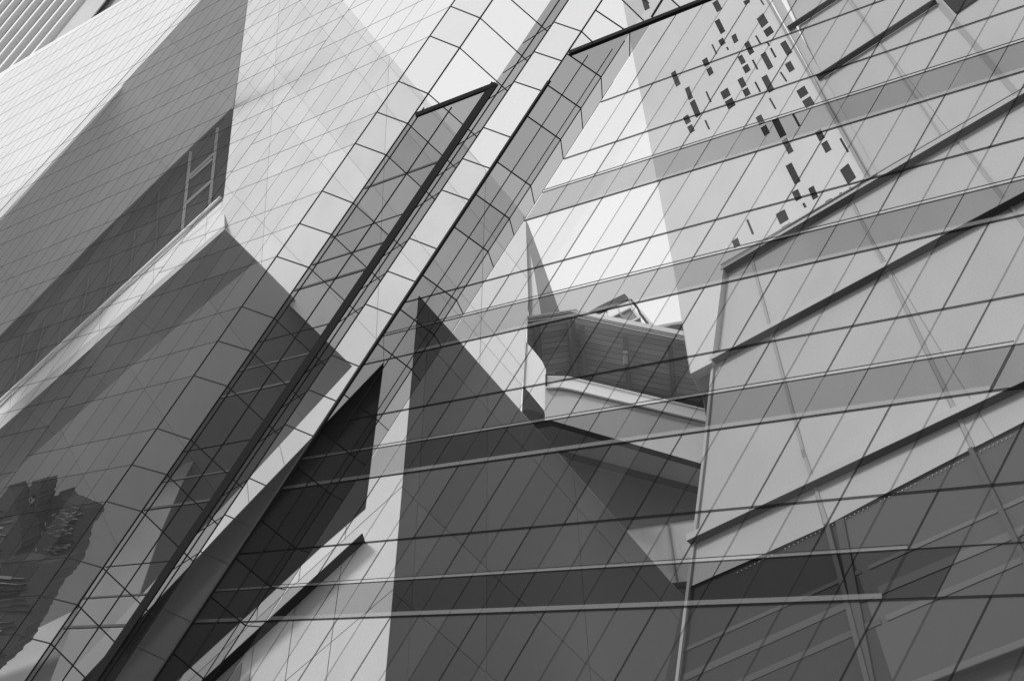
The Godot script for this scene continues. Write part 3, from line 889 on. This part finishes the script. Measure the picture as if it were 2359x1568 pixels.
	for i in e2.size() - 1:
		var quad4 := PackedVector2Array([Vector2(0, e2[i]), Vector2(1, f3[i]), Vector2(1, f3[i + 1]), Vector2(0, e2[i + 1])])
		var left := PackedVector2Array([Vector2(-0.01, 60), Vector2(slot, 60), Vector2(slot, -60), Vector2(-0.01, -60)])
		var right := PackedVector2Array([Vector2(slot, 60), Vector2(1.01, 60), Vector2(1.01, -60), Vector2(slot, -60)])
		for q in Geometry2D.intersect_polygons(quad4, left):
			for a in Geometry2D.intersect_polygons(q, below):
				pane(F3, a, M.smoke, t, "smoked_pane")
			for a in Geometry2D.clip_polygons(q, below):
				pane(F3, a, M.clear, t)
		for q in Geometry2D.intersect_polygons(quad4, right):
			pane(F3, q, M.smoke, t, "smoked_pane")
		gbar(F3, Vector2(0, e2[i]), Vector2(1, f3[i]), 0.03, 0.02, M.line, t, "joint_bar")
		gbar(F3, Vector2(slot, e4[i] - 0.65), Vector2(1, e4[i]), 0.016, 0.02, M.thin, t, "joint_bar", -0.05)
	gbar(F3, Vector2(0.03, capA.y - 0.05), Vector2(slot + 0.02, capB.y), 0.13, 0.08, M.dark_metal, t, "cap_beam")  # bar built for the dark line reflected in this strip
	gbar(F3, Vector2(slot, capB.y + 0.05), Vector2(slot, -14), 0.22, 0.06, M.dark_metal, t, "black_bar")
	gbar(F3, Vector2((slot + 1) * 0.5, 18), Vector2((slot + 1) * 0.5, -14), 0.026, 0.03, M.line, t, "mullion")
	for m in [0.06, 0.42]:
		gbar(F3, Vector2(m, capB.y - 0.6 - m * 0.2), Vector2(m, -14), 0.018, 0.04, M.thin, t, "mullion", -0.03)
	# bars built for the sill strips reflected in the smoked glass
	var Fb := sheet(0, -0.2, 1, -0.2)
	var ub := [seen_at(Fb, 847, 425).x, seen_at(Fb, 985, 412).x]
	var d0 := seen_at(Fb, 422, 1041).y
	var storey := d0 - seen_at(Fb, 238, 1306).y
	for k in range(-3, 3):
		for o in [[0.0, 0.03, 0.0], [seen_at(Fb, 375, 1111).y - d0, 0.02, 0.05], [seen_at(Fb, 332, 1176).y - d0, 0.03, 0.07]]:
			var s: float = d0 + o[0] - storey * k
			if s > seen_at(Fb, 862, 405).y + 0.1:
				continue
			gbar(Fb, Vector2(ub[0], s), Vector2(ub[1], s), o[1], 0.02, M.line, t, "reflected_rail")
			if o[2] > 0.0:
				gbar(Fb, Vector2(ub[0], s + o[2] * 0.7), Vector2(ub[1], s + o[2] * 0.7), o[2], 0.02, M.grey_metal, t, "reflected_strip")
	# sixth strip: clear above the second cap beam, smoked below
	var A2 := seen_at(F6, 1312, 124)
	var B2 := seen_at(F6, 1480, 62)
	var below2 := half(A2, B2, false)
	if not Geometry2D.is_point_in_polygon(seen_at(F6, 1200, 400), below2):
		below2 = half(A2, B2, true)
	var below7 := half(seen_at(F7, 1312, 124), seen_at(F7, 1480, 60), false)
	if not Geometry2D.is_point_in_polygon(seen_at(F7, 1338, 290), below7):
		below7 = half(seen_at(F7, 1312, 124), seen_at(F7, 1480, 60), true)
	for i in s6.size() - 1:
		var q6 := PackedVector2Array([Vector2(0, s6[i]), Vector2(1, e6[i]), Vector2(1, e6[i + 1]), Vector2(0, s6[i + 1])])
		for a in Geometry2D.intersect_polygons(q6, below2):
			pane(F6, a, M.smoke, t, "smoked_pane")
		for a in Geometry2D.clip_polygons(q6, below2):
			pane(F6, a, M.clear, t)
		gbar(F6, Vector2(0.0, s6[i] + 0.02), Vector2(1, e6[i]), 0.03, 0.02, M.line, t, "joint_bar")
		var q7 := PackedVector2Array([Vector2(0, e6[i]), Vector2(1, e7[i]), Vector2(1, e7[i + 1]), Vector2(0, e6[i + 1])])
		for a in Geometry2D.intersect_polygons(q7, below7):
			pane(F7, a, M.smoke2, t)
		if e6[i] < 9.5:
			gbar(F7, Vector2(0, e6[i]), Vector2(1, e7[i]), 0.016, 0.02, M.line, t, "joint_bar")
	gbar(F6, Vector2(1.0, 8.9), Vector2(1.0, -14), 0.024, 0.02, M.line, t, "edge_bar")
	gbar(F6, Vector2(0.86, 8.6), Vector2(0.86, -14), 0.014, 0.05, M.thin, t, "mullion")
	gbar(F6, Vector2(0.45, 8.3), Vector2(0.45, -14), 0.016, 0.05, M.thin, t, "mullion")
	gbar(F7, Vector2(1.0, 8.6), Vector2(1.0, -14), 0.008, 0.01, M.thin, t, "mullion")
	# long edge bars
	gbar(F2, Vector2(0, 20), Vector2(0, -14), 0.05, 0.03, M.line, t, "edge_bar")
	gbar(F2, Vector2(1, 18), Vector2(1, -14), 0.055, 0.03, M.line, t, "edge_bar")
	gbar(F5, Vector2(0, 18), Vector2(0, -14), 0.04, 0.03, M.line, t, "edge_bar")
	gbar(F5, Vector2(1, 18), Vector2(1, 7.3), 0.045, 0.03, M.line, t, "edge_bar")
	gbar(F5, Vector2(1.015, 7.35), Vector2(1.015, -14), 0.13, 0.06, M.dark_metal, t, "black_bar")
	# second cap beam carries on along the top of the right wing
	var p0 := F6.at(A2.x - 0.01, A2.y)
	var Fc := sheet(0, 0.5, 1, 0.5)
	var end := seen_at(Fc, 1660, -14)
	var p1 := Fc.at(end.x, end.y)
	one_bar("cap_beam", p0, p1, 0.13, 0.1, gn, M.dark_metal, t)
	# clear upper glazing above that beam
	var Fu := sheet(2.53, 1.6, -2.0, 0.6)
	var ends := [[[1340, 72], [1366, 97]], [[1380, -53], [1483, 47]], [[1490, -53], [1570, 19]]]
	for e in ends:
		gbar(Fu, seen_at(Fu, e[0][0], e[0][1]), seen_at(Fu, e[1][0], e[1][1]), 0.03, 0.02, M.line, t, "joint_bar")
	gbar(Fu, seen_at(Fu, 1502, 39), seen_at(Fu, 1580, -88), 0.05, 0.03, M.line, t, "edge_bar")
	for q in [[[1300, 122], [1340, 72], [1366, 97]], [[1340, 72], [1420, -50], [1380, -53], [1483, 47], [1366, 97]], [[1383, -53], [1486, -53], [1568, 17], [1486, 47]]]:
		var poly := PackedVector2Array()
		for p in q:
			poly.append(seen_at(Fu, p[0], p[1]))
		pane(Fu, poly, M.clear, t)

# folded strip of the bay: panes from one edge's joints to the other's
func strip(f: Sheet, ea: Array, eb: Array, _parts: Array, t: Node3D, w: float, _skip: Array) -> void:
	for i in ea.size() - 1:
		pane(f, PackedVector2Array([Vector2(0, ea[i]), Vector2(1, eb[i]), Vector2(1, eb[i + 1]), Vector2(0, ea[i + 1])]), M.tint, t, "beam_pane")
		gbar(f, Vector2(0, ea[i]), Vector2(1, eb[i]), w, 0.02, M.line, t, "joint_bar")

# rails at the heights `ss`, mullions at the stations `us`
func wing(f: Sheet, parent: Node3D, ss: Array, us: Array, m: Material, rail_w: float, mull_w: float) -> void:
	var cells := []
	for i in ss.size() - 1:
		for j in us.size() - 1:
			var mid := f.at((us[j] + us[j + 1]) * 0.5, (ss[i] + ss[i + 1]) * 0.5) - EYE
			var z := mid.dot(ahead)
			var px := mid.dot(Vector3.RIGHT) / z * LENS + MID.x
			var py := -mid.dot(above) / z * LENS + MID.y
			if z < 1.0 or px < -130 or py < -130 or py > 1720 or py < 178 - px * 0.6:
				continue
			cells.append([z, i, j])
	cells.sort_custom(func(a, b): return a[0] < b[0])
	for c in cells:
		var i: int = c[1]
		var j: int = c[2]
		if cells.find(c) < 290:
			pane(f, PackedVector2Array([Vector2(us[j], ss[i]), Vector2(us[j + 1], ss[i]), Vector2(us[j + 1], ss[i + 1]), Vector2(us[j], ss[i + 1])]), m, parent)
	if cells.size() > 290:
		var st := tool()
		for c in cells.slice(290):
			var i: int = c[1]
			var j: int = c[2]
			quad(st, f.at(us[j], ss[i]), f.at(us[j + 1], ss[i]), f.at(us[j + 1], ss[i + 1]), f.at(us[j], ss[i + 1]), f.n)
		obj("far_glass_panes", st, m, parent).set_meta("kind", "stuff")
	var lo := {}
	var hi := {}
	var left := {}
	var right := {}
	for c in cells:
		left[c[1]] = maxf(left.get(c[1], -1e9), us[c[2] + 1])
		right[c[1]] = minf(right.get(c[1], 1e9), us[c[2]])
		for e in [c[2], c[2] + 1]:
			hi[e] = maxf(hi.get(e, -1e9), ss[c[1]])
			lo[e] = minf(lo.get(e, 1e9), ss[c[1] + 1])
	for i in left:
		gbar(f, Vector2(right[i], ss[i]), Vector2(left[i], ss[i]), rail_w, 0.015, M.seal, parent, "rail")
	for j in hi:
		gbar(f, Vector2(us[j], hi[j]), Vector2(us[j], lo[j]), mull_w, 0.012, M.faint, parent, "mullion")
